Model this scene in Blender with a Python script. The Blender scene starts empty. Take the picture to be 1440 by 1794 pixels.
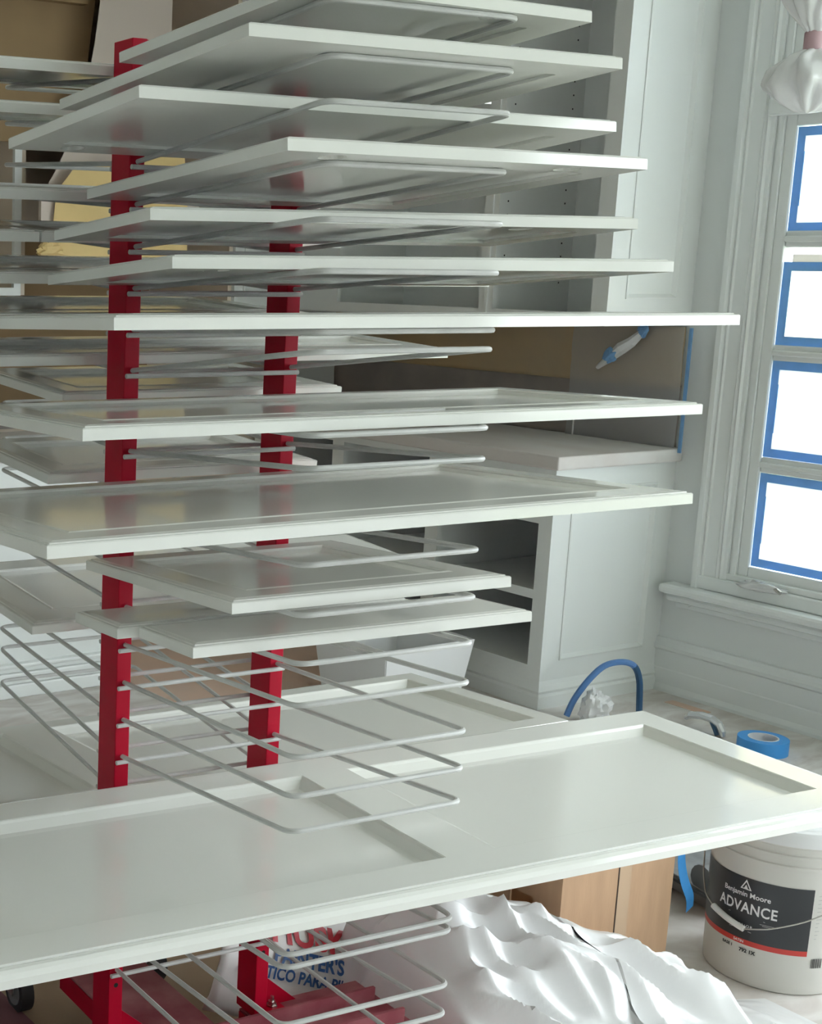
import bpy, bmesh, math, random
from mathutils import Vector, Matrix, noise
random.seed(7)
C = bpy.context.scene.collection
scn = bpy.context.scene

# ------------------------------------------------------------------ camera
F, CX, CY = 2543.6, 54.926, 963.476
CAMZ = 1.548
rgt = Vector((0.87927927, -0.47613843, 0.01265541))
PIT, ROL, YAW = .1949, .0129, .4988
def cam_matrix():
    cz, sz = math.cos(YAW), math.sin(YAW); cp, sp = math.cos(PIT), math.sin(PIT); cr, sr = math.cos(ROL), math.sin(ROL)
    Rz = Matrix(((cz, -sz, 0), (sz, cz, 0), (0, 0, 1)))
    base = Matrix(((1, 0, 0), (0, 0, -1), (0, 1, 0)))
    Rx = Matrix(((1, 0, 0), (0, cp, -sp), (0, sp, cp)))
    Rr = Matrix(((cr, -sr, 0), (sr, cr, 0), (0, 0, 1)))
    R = Rr @ Rx @ base @ Rz
    x, y, z = R[0], R[1], R[2]
    return Matrix(((x[0], -y[0], -z[0], 0), (x[1], -y[1], -z[1], 0), (x[2], -y[2], -z[2], CAMZ), (0, 0, 0, 1)))
cd = bpy.data.cameras.new('camera'); cam = bpy.data.objects.new('camera', cd); C.objects.link(cam)
cam.matrix_world = cam_matrix()
cd.sensor_fit = 'HORIZONTAL'; cd.sensor_width = 36; cd.lens = 36 * F / 1440
cd.shift_x = (720 - CX) / 1440; cd.shift_y = (CY - 897) / 1440
cd.clip_start = .05
scn.camera = cam

# ------------------------------------------------------------------ light
W = bpy.data.worlds.new('world'); scn.world = W; W.use_nodes = True
bg = W.node_tree.nodes['Background']; bg.inputs[0].default_value = (.88, .955, 1, 1); bg.inputs[1].default_value = 1.0
scn.view_settings.view_transform = 'Standard'; scn.view_settings.look = 'None'
scn.view_settings.exposure = 2.9; scn.view_settings.gamma = 1; scn.view_settings.use_curve_mapping = False

# ------------------------------------------------------------------ materials
MATS = {}
def mat(name, col, rough=.5, spec=.5, metal=0, noise_amt=0, nscale=30, bump=0, bscale=200, col2=None, trans=0, coat=0, alpha=1, stretch=None, bdist=.002):
    if name in MATS: return MATS[name]
    m = bpy.data.materials.new(name); m.use_nodes = True; nt = m.node_tree; N = nt.nodes; L = nt.links
    b = N['Principled BSDF']; b.inputs['Base Color'].default_value = (*col, 1); b.inputs['Roughness'].default_value = rough
    b.inputs['Specular IOR Level'].default_value = spec; b.inputs['Metallic'].default_value = metal
    if coat: b.inputs['Coat Weight'].default_value = coat; b.inputs['Coat Roughness'].default_value = .08
    if alpha < 1: b.inputs['Alpha'].default_value = alpha
    tc = N.new('ShaderNodeTexCoord'); mp = N.new('ShaderNodeMapping'); L.new(tc.outputs['Object'], mp.inputs[0])
    if stretch: mp.inputs['Scale'].default_value = stretch
    if noise_amt or col2:
        t = N.new('ShaderNodeTexNoise'); t.inputs['Scale'].default_value = nscale; t.inputs['Detail'].default_value = 5
        L.new(mp.outputs[0], t.inputs['Vector'])
        r = N.new('ShaderNodeValToRGB'); r.color_ramp.elements[0].position = .32; r.color_ramp.elements[1].position = .68
        c2 = col2 or tuple(c * (1 - noise_amt) for c in col)
        r.color_ramp.elements[0].color = (*c2, 1); r.color_ramp.elements[1].color = (*col, 1)
        L.new(t.outputs[0], r.inputs[0]); L.new(r.outputs[0], b.inputs['Base Color'])
    if bump:
        t = N.new('ShaderNodeTexNoise'); t.inputs['Scale'].default_value = bscale; t.inputs['Detail'].default_value = 3
        L.new(mp.outputs[0], t.inputs['Vector']); bu = N.new('ShaderNodeBump'); bu.inputs['Strength'].default_value = bump; bu.inputs['Distance'].default_value = bdist
        L.new(t.outputs[0], bu.inputs['Height']); L.new(bu.outputs[0], b.inputs['Normal'])
    if trans:
        tr = N.new('ShaderNodeBsdfTranslucent'); tr.inputs[0].default_value = (*col, 1); mx = N.new('ShaderNodeMixShader'); mx.inputs[0].default_value = trans
        if bump: L.new(bu.outputs[0], tr.inputs['Normal'])
        out = N['Material Output']; L.new(b.outputs[0], mx.inputs[1]); L.new(tr.outputs[0], mx.inputs[2]); L.new(mx.outputs[0], out.inputs[0])
    MATS[name] = m; return m
M_DOOR = mat('door_paint', (.92, .92, .87), rough=.10, spec=.7, bump=.02, bscale=70)
M_DOORM = M_DOOR
M_TRIM = mat('trim_paint', (.85, .875, .86), rough=.35, bump=.02, bscale=60)
M_WALL = mat('wall_paint', (.82, .845, .83), rough=.6, bump=.05, bscale=150)
M_CAB = mat('cabinet_paint', (.85, .87, .85), rough=.3)
M_CABIN = mat('cabinet_interior', (.85, .87, .85), rough=.5)
M_PRIMER = mat('cream_primer', (.76, .65, .53), rough=.5)
M_RED = mat('red_steel', (.54, .002, .028), rough=.4, spec=.22, noise_amt=.15, nscale=12)
M_REDDUST = mat('dusty_red_steel', (.42, .16, .17), rough=.7, noise_amt=.55, nscale=9, col2=(.25, .03, .05))
M_WIRE = mat('wire_coating', (.70, .70, .68), rough=.35, noise_amt=.12, nscale=25)
M_STEEL = mat('zinc_steel', (.55, .53, .5), rough=.35, metal=1)
M_BLACK = mat('black_rubber', (.03, .03, .035), rough=.5)
M_GREYW = mat('grey_wheel', (.18, .18, .18), rough=.5)
M_CARD = mat('cardboard', (.52, .33, .20), rough=.85, noise_amt=.12, nscale=40, bump=.1, bscale=300, stretch=(1, 1, .15))
M_CARDIN = mat('cardboard_dark', (.06, .04, .03), rough=.9)
M_KRAFT = mat('kraft_paper', (.40, .27, .14), rough=.8, col2=(.33, .22, .12), nscale=3)
M_KRAFTD = mat('dark_kraft', (.16, .11, .08), rough=.85, col2=(.12, .085, .07), nscale=4)
M_SPRAY = mat('oversprayed_kraft', (.56, .40, .22), rough=.7, col2=(.45, .36, .25), nscale=2.5)
M_GREYP = mat('grey_dusted_paper', (.36, .31, .28), rough=.8, col2=(.28, .25, .235), nscale=6)
M_YEL = mat('yellow_masking_paper', (.95, .70, .32), rough=.75, noise_amt=.1, nscale=5)
M_TAPE = mat('blue_tape', (.28, .54, .88), trans=.25, rough=.55, noise_amt=.12, nscale=20)
M_TAPED = mat('blue_tape_core', (.01, .05, .2), rough=.4)
M_ORANGE = mat('orange_tape', (.75, .30, .05), rough=.5)
M_ROSIN = mat('rosin_paper', (.80, .55, .42), rough=.85, col2=(.70, .52, .42), nscale=3)
M_PINKTAPE = mat('pink_tape', (.62, .42, .45), rough=.5)
M_PLAST = mat('plastic_sheeting', (.95, .95, .95), rough=.2, spec=.7, trans=.2)
M_FILM = mat('window_film', (.86, .90, .92), rough=.3, trans=.65, bump=1.0, bscale=2.6, stretch=(1, 2.5, 6), bdist=.022)
M_CREAM = mat('cream_masking_paper', (.84, .74, .54), rough=.5, trans=.7, bump=1.0, bscale=9, bdist=.03)
M_BUCKET = mat('bucket_plastic', (.76, .74, .69), rough=.4, trans=.12)
M_LABEL = mat('label_charcoal', (.035, .037, .042), rough=.4)
M_LABELR = mat('label_red', (.62, .05, .04), rough=.4)
M_WHITE = mat('white_print', (.85, .85, .85), rough=.5)
M_INK = mat('black_print', (.03, .03, .03), rough=.5)
M_BAGRED = mat('bag_red', (.58, .03, .05), rough=.4)
M_BAGBLUE = mat('bag_blue', (.02, .09, .28), rough=.4)
M_HOSE = mat('blue_hose', (.10, .24, .55), rough=.3)
M_HOSED = mat('dark_blue_hose', (.02, .08, .18), rough=.35)
M_TRAY = mat('tray_metal', (.30, .30, .31), rough=.4, metal=.6, noise_amt=.4, nscale=15)
M_FOIL = mat('foil_wrap', (.75, .76, .78), rough=.25, metal=.7)
M_HOLE = mat('hole_dark', (.02, .018, .016), rough=.9)  # flat dark colour painting the shade inside holes
M_COUNTER = mat('masked_counter', (.80, .78, .76), rough=.6, col2=(.70, .64, .61), nscale=5, stretch=(1, .3, 1))
def glass_mat():
    m = bpy.data.materials.new('pane_glass'); m.use_nodes = True; nt = m.node_tree; nt.nodes.remove(nt.nodes['Principled BSDF'])
    t = nt.nodes.new('ShaderNodeBsdfTransparent'); g = nt.nodes.new('ShaderNodeBsdfGlossy'); g.inputs['Roughness'].default_value = .02
    mx = nt.nodes.new('ShaderNodeMixShader'); mx.inputs[0].default_value = .06
    nt.links.new(t.outputs[0], mx.inputs[1]); nt.links.new(g.outputs[0], mx.inputs[2]); nt.links.new(mx.outputs[0], nt.nodes['Material Output'].inputs[0]); return m
M_GLASS = glass_mat()
def floor_layer():
    m = bpy.data.materials.new('floor_covering'); m.use_nodes = True; nt = m.node_tree; N = nt.nodes; L = nt.links; b = N['Principled BSDF']
    tc = N.new('ShaderNodeTexCoord'); t = N.new('ShaderNodeTexNoise'); t.inputs['Scale'].default_value = 4; t.inputs['Detail'].default_value = 8; t.inputs['Distortion'].default_value = 1.2
    mp = N.new('ShaderNodeMapping'); mp.inputs['Scale'].default_value = (1, 2.2, 1); L.new(tc.outputs['Object'], mp.inputs[0]); L.new(mp.outputs[0], t.inputs['Vector'])
    r = N.new('ShaderNodeValToRGB'); r.color_ramp.elements[0].color = (.62, .56, .52, 1); r.color_ramp.elements[0].position = .35; r.color_ramp.elements[1].color = (.82, .79, .76, 1); r.color_ramp.elements[1].position = .62
    L.new(t.outputs[0], r.inputs[0]); L.new(r.outputs[0], b.inputs['Base Color']); b.inputs['Roughness'].default_value = .6
    bu = N.new('ShaderNodeBump'); bu.inputs['Strength'].default_value = .25; bu.inputs['Distance'].default_value = .01; L.new(t.outputs[0], bu.inputs['Height']); L.new(bu.outputs[0], b.inputs['Normal'])
    return m
M_FLOOR = floor_layer()

# ------------------------------------------------------------------ mesh helpers
PM = {}
class MB:
    def __init__(s): s.v = []; s.f = []
    def add(s, vs, fs):
        o = len(s.v); s.v += [Vector(v) for v in vs]; s.f += [tuple(i + o for i in f) for f in fs]; return s
    def box(s, x0, x1, y0, y1, z0, z1, M=None):
        vs = [Vector((x, y, z)) for x in (x0, x1) for y in (y0, y1) for z in (z0, z1)]
        if M: vs = [M @ v for v in vs]
        return s.add(vs, [(0, 1, 3, 2), (4, 6, 7, 5), (0, 4, 5, 1), (2, 3, 7, 6), (0, 2, 6, 4), (1, 5, 7, 3)])
    def prism(s, loop0, loop1):                 # two closed loops of equal length
        n = len(loop0); fs = [(i, (i + 1) % n, n + (i + 1) % n, n + i) for i in range(n)]
        return s.add(list(loop0) + list(loop1), fs + [tuple(range(n))[::-1], tuple(range(n, 2 * n))])
    def tube(s, path, r, n=8, cap=True):
        path = [Vector(p) for p in path]; rings = []; up = None
        for i, p in enumerate(path):
            t = (path[min(i + 1, len(path) - 1)] - path[max(i - 1, 0)]).normalized()
            if up is None: up = t.orthogonal().normalized()
            up = (up - t * up.dot(t)).normalized(); sd = t.cross(up)
            rr = r[i] if isinstance(r, (list, tuple)) else r
            rings.append([p + (up * math.cos(a) + sd * math.sin(a)) * rr for a in (2 * math.pi * k / n for k in range(n))])
        vs = [v for R_ in rings for v in R_]; fs = []
        for i in range(len(rings) - 1):
            for k in range(n): fs.append((i * n + k, i * n + (k + 1) % n, (i + 1) * n + (k + 1) % n, (i + 1) * n + k))
        if cap: fs += [tuple(range(n))[::-1], tuple(range((len(rings) - 1) * n, len(rings) * n))]
        return s.add(vs, fs)
    def lathe(s, prof, c, n=48, cap=True):
        c = Vector(c); vs = []; fs = []
        for (r, z) in prof:
            for k in range(n): a = 2 * math.pi * k / n; vs.append(c + Vector((r * math.cos(a), r * math.sin(a), z)))
        for i in range(len(prof) - 1):
            for k in range(n): fs.append((i * n + k, i * n + (k + 1) % n, (i + 1) * n + (k + 1) % n, (i + 1) * n + k))
        if cap: fs += [tuple(range(n))[::-1], tuple(range((len(prof) - 1) * n, len(prof) * n))]
        return s.add(vs, fs)
    def grid(s, nu, nv, fn):
        vs = [fn(i / (nu - 1), j / (nv - 1)) for j in range(nv) for i in range(nu)]
        return s.add(vs, [(j * nu + i, j * nu + i + 1, (j + 1) * nu + i + 1, (j + 1) * nu + i) for j in range(nv - 1) for i in range(nu - 1)])
    def build(s, name, m, parent=None, origin=None, smooth=False, bevel=0, solid=0, local=False, sharp=35):
        if parent is not None:
            if not local: Mi = PM[parent].inverted(); vs = [Mi @ v for v in s.v]
            else: vs = s.v
        else:
            o = Vector(origin) if origin is not None else Vector((0, 0, 0)); vs = [v - o for v in s.v]
        me = bpy.data.meshes.new(name); me.from_pydata([tuple(v) for v in vs], [], s.f)
        bm = bmesh.new(); bm.from_mesh(me); bmesh.ops.recalc_face_normals(bm, faces=bm.faces); bm.to_mesh(me); bm.free()
        ob = bpy.data.objects.new(name, me); C.objects.link(ob); me.materials.append(m)
        if parent is not None: ob.parent = parent; PM[ob] = PM[parent]
        else:
            ob.location = o; PM[ob] = Matrix.Translation(o)
        if solid: md = ob.modifiers.new('thickness', 'SOLIDIFY'); md.thickness = solid; md.offset = 0
        if bevel: md = ob.modifiers.new('bevel', 'BEVEL'); md.width = bevel; md.segments = 2; md.limit_method = 'ANGLE'
        if smooth:
            for p in me.polygons: p.use_smooth = True
            me.set_sharp_from_angle(angle=math.radians(sharp))
        return ob
def tag(o, label=None, cat=None, group=None, kind=None):
    if label: o['label'] = label
    if cat: o['category'] = cat
    if group: o['group'] = group
    if kind: o['kind'] = kind
    return o
def thing(name, label, cat, loc=(0, 0, 0), R=None, group=None, kind=None):
    o = bpy.data.objects.new(name, None); C.objects.link(o); o.empty_display_size = .05
    M = Matrix.Translation(Vector(loc)) @ (R.to_4x4() if R else Matrix.Identity(4))
    o.matrix_world = M; PM[o] = M; return tag(o, label, cat, group, kind)
def struct(name, mb, m, **k): return tag(mb.build(name, m, **k), kind='structure')
def fbm(x, y, z=0, o=4):
    v = 0; a = 1
    for i in range(o): v += a * noise.noise(Vector((x, y, z + i * 7.1))); x *= 2; y *= 2; a *= .5
    return v
def text_mesh(body, size, bold=0, spacing=1, sx=1):
    cu = bpy.data.curves.new('lettering', 'FONT'); cu.body = body; cu.size = size; cu.offset = bold; cu.space_character = spacing
    cu.align_x = 'CENTER'; cu.align_y = 'CENTER'; cu.resolution_u = 3
    ob = bpy.data.objects.new('lettering', cu); C.objects.link(ob); dg = bpy.context.evaluated_depsgraph_get(); dg.update()
    me = bpy.data.meshes.new_from_object(ob.evaluated_get(dg)); bpy.data.objects.remove(ob)
    vs = [(v.co.x * sx, v.co.y) for v in me.vertices]; fs = [tuple(p.vertices) for p in me.polygons]; bpy.data.meshes.remove(me); return vs, fs

# ================================================================== SETTING
XW = 4.62; YB = 5.9
struct('floor', MB().box(-2.1, XW + .12, -2.4, YB + .1, -.05, 0), M_FLOOR)
WY0, WY1, WZ0, WZ1, TZ1 = 2.12, 3.26, .49, 2.07, 2.75          # window opening
wr = MB()
wr.box(XW, XW + .12, WY1, YB + .1, 0, 3.0); wr.box(XW, XW + .12, 1.65, WY0, 0, 3.0); wr.box(XW, XW + .12, -2.3, 1.65, 0, WZ0); wr.box(XW, XW + .12, -2.3, 1.65, TZ1, 3.0); wr.box(XW, XW + .12, -2.3, -2.1, WZ0, TZ1); wr.box(XW, XW + .12, WY0, WY1, 0, WZ0); wr.box(XW, XW + .12, WY0, WY1, TZ1, 3.0)  # long gap towards the camera is unseen, added to let in daylight
struct('wall_right', wr, M_WALL)
struct('wall_back', MB().box(-2.0, XW, YB, YB + .1, 0, 3.0), M_PRIMER)
cl = MB().box(-2.1, XW + .12, -2.4, YB + .1, 3.0, 3.1)
struct('ceiling', cl, mat('ceiling_paint', (.80, .80, .78), rough=.8))
wl = MB().box(-2.1, -2.0, -2.3, YB + .1, 0, 3.0)
struct('wall_left', wl, M_WALL)
struct('wall_front', MB().box(-2.0, XW + .12, -2.4, -2.3, 0, 3.0), M_WALL)
# baseboard with cap moulding
bb = MB(); X = XW
prof = [(0, 0), (-.022, 0), (-.022, .012), (-.016, .03), (-.016, .085), (-.013, .09), (-.013, .155), (-.022, .163), (-.024, .176), (-.016, .188), (-.012, .203), (0, .205)]
bb.prism([(X + p[0], 3.53, p[1]) for p in prof], [(X + p[0], -2.3, p[1]) for p in prof])
struct('baseboard_right', bb, M_TRIM)

struct('ground', MB().box(XW + .3, 30, -25, 30, -.5, -.4), mat('unseen_ground', (.16, .2, .1), rough=.9))  # unseen ground, added so the window films get less light from below
# window
win = thing('window_1', None, None, (XW, 2.7, WZ0), kind='structure')
def ring_pieces(names, y0, y1, z0, z1, prof, m, parent, skip=()):
    # prof: list of (inset outward w, x) ; mitred casing around the opening y0..y1,z0..z1
    cor = lambda w: [(y1 + w, z0 - w), (y1 + w, z1 + w), (y0 - w, z1 + w), (y0 - w, z0 - w)]
    for i in range(4):
        if i in skip: continue
        j = (i + 1) % 4
        MB().prism([(x, *cor(w)[i]) for w, x in prof], [(x, *cor(w)[j]) for w, x in prof]).build(names[i], m, parent)
cas = [(0, XW), (0, XW - .012), (.012, XW - .014), (.02, XW - .02), (.03, XW - .013), (.036, XW - .019), (.042, XW - .014), (.085, XW - .018), (.09, XW - .024), (.1, XW - .018), (.108, XW - .03), (.125, XW - .032), (.13, XW)]
ring_pieces(['casing_side', 'casing_head', 'casing_side', 'casing_sill'], WY0, WY1 + .01, WZ0 - .02, TZ1, cas, M_TRIM, win, skip=(3,))
MB().box(XW - .075, XW + .02, WY0 - .18, WY1 + .24, .385, .42).build('stool', M_TRIM, win, bevel=.012)
MB().box(XW - .05, XW, WY0 - .15, WY1 + .225, .355, .385).build('apron_moulding', M_TRIM, win, bevel=.012)
MB().box(XW - .022, XW, WY0 - .13, WY1 + .2, .33, .355).build('apron', M_TRIM, win, bevel=.006)
MB().box(XW - .025, XW + .02, WY0, WY1 + .14, .42, .47).build('sill_board', M_TRIM, win, bevel=.006)
MB().box(XW - .012, XW + .04, WY0, WY1 + .03, .47, WZ0 + .004).build('sill_step', M_TRIM, win, bevel=.004)
MB().box(XW - .03, XW + .03, WY0, WY1 + .03, WZ1 - .005, WZ1 + .055).build('transom_bar', M_TRIM, win, bevel=.008)
for y in ((WY1 - .02, WY1), (WY0, WY0 + .02)): MB().box(XW - .005, XW + .1, *y, WZ0, TZ1).build('jamb', M_TRIM, win)
cols = [(2.73, 3.168), (2.21, 2.655)]
rows = [(.563, .834), (.951, 1.223), (1.336, 1.608), (1.714, 1.996)]
zs = [WZ0, .563 - .045]
# sash frame and muntins
fx0, fx1 = XW + .004, XW + .05
MB().box(fx0, fx1, 3.2, WY1 - .02, WZ0, WZ1).build('sash_stile', M_TRIM, win, bevel=.004)
MB().box(fx0, fx1, WY0 + .02, 2.18, WZ0, WZ1).build('sash_stile', M_TRIM, win, bevel=.004)
MB().box(fx0, fx1, 2.18, 3.2, WZ0, .53).build('sash_rail', M_TRIM, win, bevel=.004)
MB().box(fx0, fx1, 2.18, 3.2, 2.03, WZ1).build('sash_rail', M_TRIM, win, bevel=.004)
MB().box(fx0 + .006, fx1, 2.67, 2.715, .53, 2.03).build('muntin', M_TRIM, win, bevel=.004)
for a, b in zip(rows[:-1], rows[1:]):
    zc_ = (a[1] + b[0]) / 2
    MB().box(fx0 + .006, fx1, 2.18, 3.2, zc_ - .028, zc_ + .028).build('muntin', M_TRIM, win, bevel=.006)
    MB().box(fx0 - .004, fx1, 2.18, 3.2, zc_ - .01, zc_ + .01).build('muntin_bead', M_TRIM, win, bevel=.005)
for (y0, y1) in cols:
    for (z0_, z1_) in rows: MB().box(XW + .034, XW + .038, y0 - .035, y1 + .035, z0_ - .035, z1_ + .035).build('pane', M_GLASS, win)
# transom sash
MB().box(fx0, fx1, 3.19, WY1 - .02, WZ1 + .055, TZ1).build('transom_stile', M_TRIM, win, bevel=.004)
MB().box(fx0, fx1, 2.1, 3.19, WZ1 + .05, WZ1 + .14).build('transom_rail', M_TRIM, win, bevel=.004)
MB().box(fx0 + .006, fx1, 2.67, 2.715, WZ1 + .14, TZ1).build('muntin', M_TRIM, win, bevel=.004)
MB().box(XW + .034, XW + .038, 2.12, 3.2, WZ1 + .12, TZ1).build('pane', M_GLASS, win)

# films taped over each pane
rown = ['lowest', 'second-lowest', 'third-lowest', 'uppermost']
def film(y0, y1, z0_, z1_, m, label, nm='masking_film', seed=0, paper=False):
    t = thing(nm, label, 'masking film', (XW, (y0 + y1) / 2, z0_), group='films taped over the window panes')
    def fn(u, v):
        y = y0 - .02 + (y1 - y0 + .04) * u; z = z0_ - .02 + (z1_ - z0_ + .04) * v
        e = min(u, 1 - u, v, 1 - v) * 4; e = min(1, e)
        d = .011 * e * (fbm(y * 7 + seed, z * 20 + y * 14, seed, 3) * .7)
        return Vector((XW + .022 + d - .002, y, z))
    MB().grid(30, 24, fn).build('sheet', m, t, smooth=True, sharp=180)
    if m == M_FILM:
        for (c_, d) in ((z0_, z0_ + .055), (z1_ - .05, z1_)): MB().box(XW + .0105, XW + .012, y0, y1, c_, d).build('paper_edge', mat('cream_paper_edge', (.94, .92, .88), rough=.6, trans=.8), t)
    w = .03
    for (a, b, c_, d) in ((y0 - w, y0, z0_ - w, z1_ + w), (y1, y1 + w, z0_ - w, z1_ + w), (y0, y1, z0_ - w, z0_), (y0, y1, z1_, z1_ + w)):
        MB().box(XW + .0135, XW + .016, a, b, c_, d).build('tape_strip', M_TAPE, t)
    return t
for ci, (y0, y1) in enumerate(cols):
    side = 'beside the cabinet corner' if ci == 0 else 'in the column away from the cabinets'
    for ri, (z0_, z1_) in enumerate(rows):
        if ri == 2 and ci == 0:
            film(y0, y1, z0_, 1.555, M_CREAM, 'cream masking paper taped over a window pane beside the cabinet corner', seed=ri, nm='masking_paper')
            tag(MB().box(XW + .014, XW + .018, y0, y1, 1.585, 1.61).build('paper_strip', mat('paper_edge', (.85, .82, .78), trans=.4), origin=(XW, y0, 1.585)), 'thin white paper strip above the cream masking paper on the window', 'paper strip')
        else:
            film(y0, y1, z0_, z1_, M_FILM, 'white film over the %s window pane, %s' % (rown[ri], side), seed=ri + 5 * ci)
film(2.73, 3.14, WZ1 + .19, TZ1 - .04, M_FILM, 'white plastic film taped over the transom pane above the window', seed=11)

# plastic-wrapped window crank
def crumple(c, rx, ry, rz, amp, seed, nu=28, nv=16):
    def fn(u, v):
        a = 2 * math.pi * u; p = math.pi * (v - .5)
        n = Vector((math.cos(p) * math.cos(a), math.cos(p) * math.sin(a), math.sin(p)))
        k = 1 + amp * (abs(fbm(n.x * 1.6 + seed, n.y * 1.6, n.z * 1.6 + seed, 4)) * 1.6 - .4)
        return Vector(c) + Vector((n.x * rx, n.y * ry, n.z * rz)) * k
    return MB().grid(nu, nv, fn)
wc = thing('window_crank', 'plastic-wrapped crank handle lying on the window sill', 'window crank', (XW - .02, 3.12, .47))
crumple((XW - .03, 3.12, .475), .022, .085, .016, .5, 3).build('plastic_wrap', M_PLAST, wc, smooth=True, sharp=180)
MB().tube([(XW - .012, 3.19, .478), (XW - .03, 3.15, .488), (XW - .035, 3.06, .48), (XW - .035, 3.04, .47)], .008).build('handle', M_STEEL, wc, smooth=True)

# ================================================================== CABINETS ON THE WINDOW WALL
YC = 3.53; YE = 5.25
bc = thing('base_cabinet', 'white base cabinet with open shelves and panelled end beside the window', 'cabinet', (4.3, 4.3, 0))
CX0 = 4.0
MB().box(CX0 + .02, XW, YC + .02, YC + .04, .1, .863).build('end_board', M_CAB, bc)
# end panel: frame + recessed panel
def end_panel(parent, x0, x1, z0_, z1_, y, fw=.09, mw=.018, fb=.07):
    pz0, pz1 = z0_ + fb, z1_ - fb
    px0, px1 = x0 + fw, x1 - fw
    for (a, b, c_, d, n) in ((x0, px0, z0_, z1_, 'stile'), (px1, x1, z0_, z1_, 'stile'), (px0, px1, z0_, pz0, 'rail'), (px0, px1, pz1, z1_, 'rail')):
        MB().box(a, b, y, y + .02, c_, d).build(n, M_CAB, parent)
    MB().box(px0, px1, y + .009, y + .02, pz0, pz1).build('panel', M_CAB, parent)
    cor = lambda w: [(px0 + w, pz0 + w), (px1 - w, pz0 + w), (px1 - w, pz1 - w), (px0 + w, pz1 - w)]
    pr = [(0, y + .009), (0, y - .004), (.006, y - .006), (.012, y + .002), (mw, y + .009)]
    for i in range(4):
        j = (i + 1) % 4
        MB().prism([(cor(w)[i][0], yy, cor(w)[i][1]) for w, yy in pr], [(cor(w)[j][0], yy, cor(w)[j][1]) for w, yy in pr]).build('panel_moulding', M_CAB, parent)
end_panel(bc, CX0, XW, .1, .863, YC)
# base moulding round the corner (profiled)
bp = [(0, 0), (.014, 0), (.014, .045), (.008, .055), (.012, .065), (.004, .085), (0, .1)]
MB().prism([(CX0 - d, YC - d, z) for d, z in bp] + [(CX0 + .02, YC + .02, .1), (CX0 + .02, YC + .02, 0)], [(XW, YC - d, z) for d, z in bp] + [(XW, YC + .02, .1), (XW, YC + .02, 0)]).build('base_moulding', M_CAB, bc)
MB().prism([(CX0 - d, YC - d, z) for d, z in bp] + [(CX0 + .02, YC + .02, .1), (CX0 + .02, YC + .02, 0)], [(CX0 - d, YE, z) for d, z in bp] + [(CX0 + .02, YE, .1), (CX0 + .02, YE, 0)]).build('base_moulding', M_CAB, bc)
bays = [(3.59, 4.08), (4.148, 4.645), (4.715, 5.19)]
xs0, xs1 = CX0, CX0 + .02
for (a, b) in ((YC + .02, 3.59), (4.08, 4.148), (4.645, 4.715), (5.19, YE)): MB().box(xs0, xs1, a, b, .1, .863).build('face_stile', M_CABIN if 0 else M_CAB, bc)
for i, (a, b) in enumerate(bays):
    MB().box(xs0, xs1, a, b, .1, .15).build('face_rail', M_CAB, bc)
    if i == 0:
        MB().box(xs0, xs1, a, b, .667, .863).build('face_rail', M_CAB, bc); MB().box(xs0, xs1, a, b, .394, .427).build('face_rail', M_CAB, bc)
        MB().box(xs1, XW - .03, a, b, .395, .415).build('shelf', M_CABIN, bc)
    else:
        MB().box(xs0, xs1, a, b, .838, .863).build('face_rail', M_CAB, bc); MB().box(xs0, xs1, a, b, .66, .70).build('face_rail', M_CAB, bc)
        MB().box(xs1, XW - .03, a, b, .4, .42).build('shelf', M_CABIN, bc)
for y in (4.08, 4.645, 5.19): MB().box(xs1, XW - .03, y + .02, y + .04, .1, .86).build('divider', M_CABIN, bc)
MB().box(xs1, XW - .03, YC + .04, YE, .125, .145).build('bottom_board', M_CABIN, bc)
MB().box(XW - .03, XW, YC + .04, YE, .1, .86).build('back_board', M_CABIN, bc)
ct = MB().box(CX0 - .022, XW, YC - .025, YE, .866, .914)
tag(ct.build('countertop', M_COUNTER, origin=(4.3, 4.3, .866), bevel=.006), 'white-dusted paper-covered countertop on the base cabinet', 'countertop')
# masking on the backsplash
bs = thing('backsplash_masking', 'brown kraft paper and plastic film masking the backsplash above the countertop', 'masking paper', (XW, 4.3, .914))
def wavy(y0, y1, z0_, z1_, x, amp, seed, nu=40, nv=16):
    return MB().grid(nu, nv, lambda u, v: Vector((x + amp * fbm((y0 + (y1 - y0) * u) * 6 + seed, v * 3, seed, 3), y0 + (y1 - y0) * u, z0_ + (z1_ - z0_) * v)))
wavy(YC + .0, YE + .2, 1.13, 1.352, XW - .02, .006, 1).build('kraft_sheet', M_SPRAY, bs, smooth=True, sharp=180, solid=.001)
wavy(YC + .0, YE + .2, .9155, 1.14, XW - .012, .004, 2).build('lower_sheet', M_GREYP, bs, smooth=True, sharp=180, solid=.001)
wavy(YC - .01, 4.02, .9155, 1.352, XW - .034, .008, 5).build('clear_film', mat('hazy_film', (.80, .82, .85), rough=.3, trans=.3, alpha=.32), bs, smooth=True, sharp=180)
MB().box(XW - .036, XW - .03, YC - .04, YC - .028, .9, 1.35).build('tape_strip', M_TAPE, bs)
MB().box(XW - .04, XW - .036, 3.98, 3.985, .915, 1.02).build('tape_edge', M_WHITE, bs)
ctp = thing('crumpled_tape', 'crumpled white plastic scrap with blue tape hanging on the kraft masking', 'tape scrap', (XW - .06, 3.75, 1.28))
pth = [(XW - .05, 3.685, 1.33), (XW - .065, 3.72, 1.29), (XW - .07, 3.76, 1.265), (XW - .07, 3.81, 1.225), (XW - .055, 3.875, 1.185)]
MB().tube(pth, [.012, .02, .024, .016, .008], n=7).build('plastic_twist', M_PLAST, ctp)
crumple((XW - .058, 3.68, 1.335), .012, .022, .022, .5, 9, 14, 9).build('tape_wad', M_TAPE, ctp)
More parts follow.
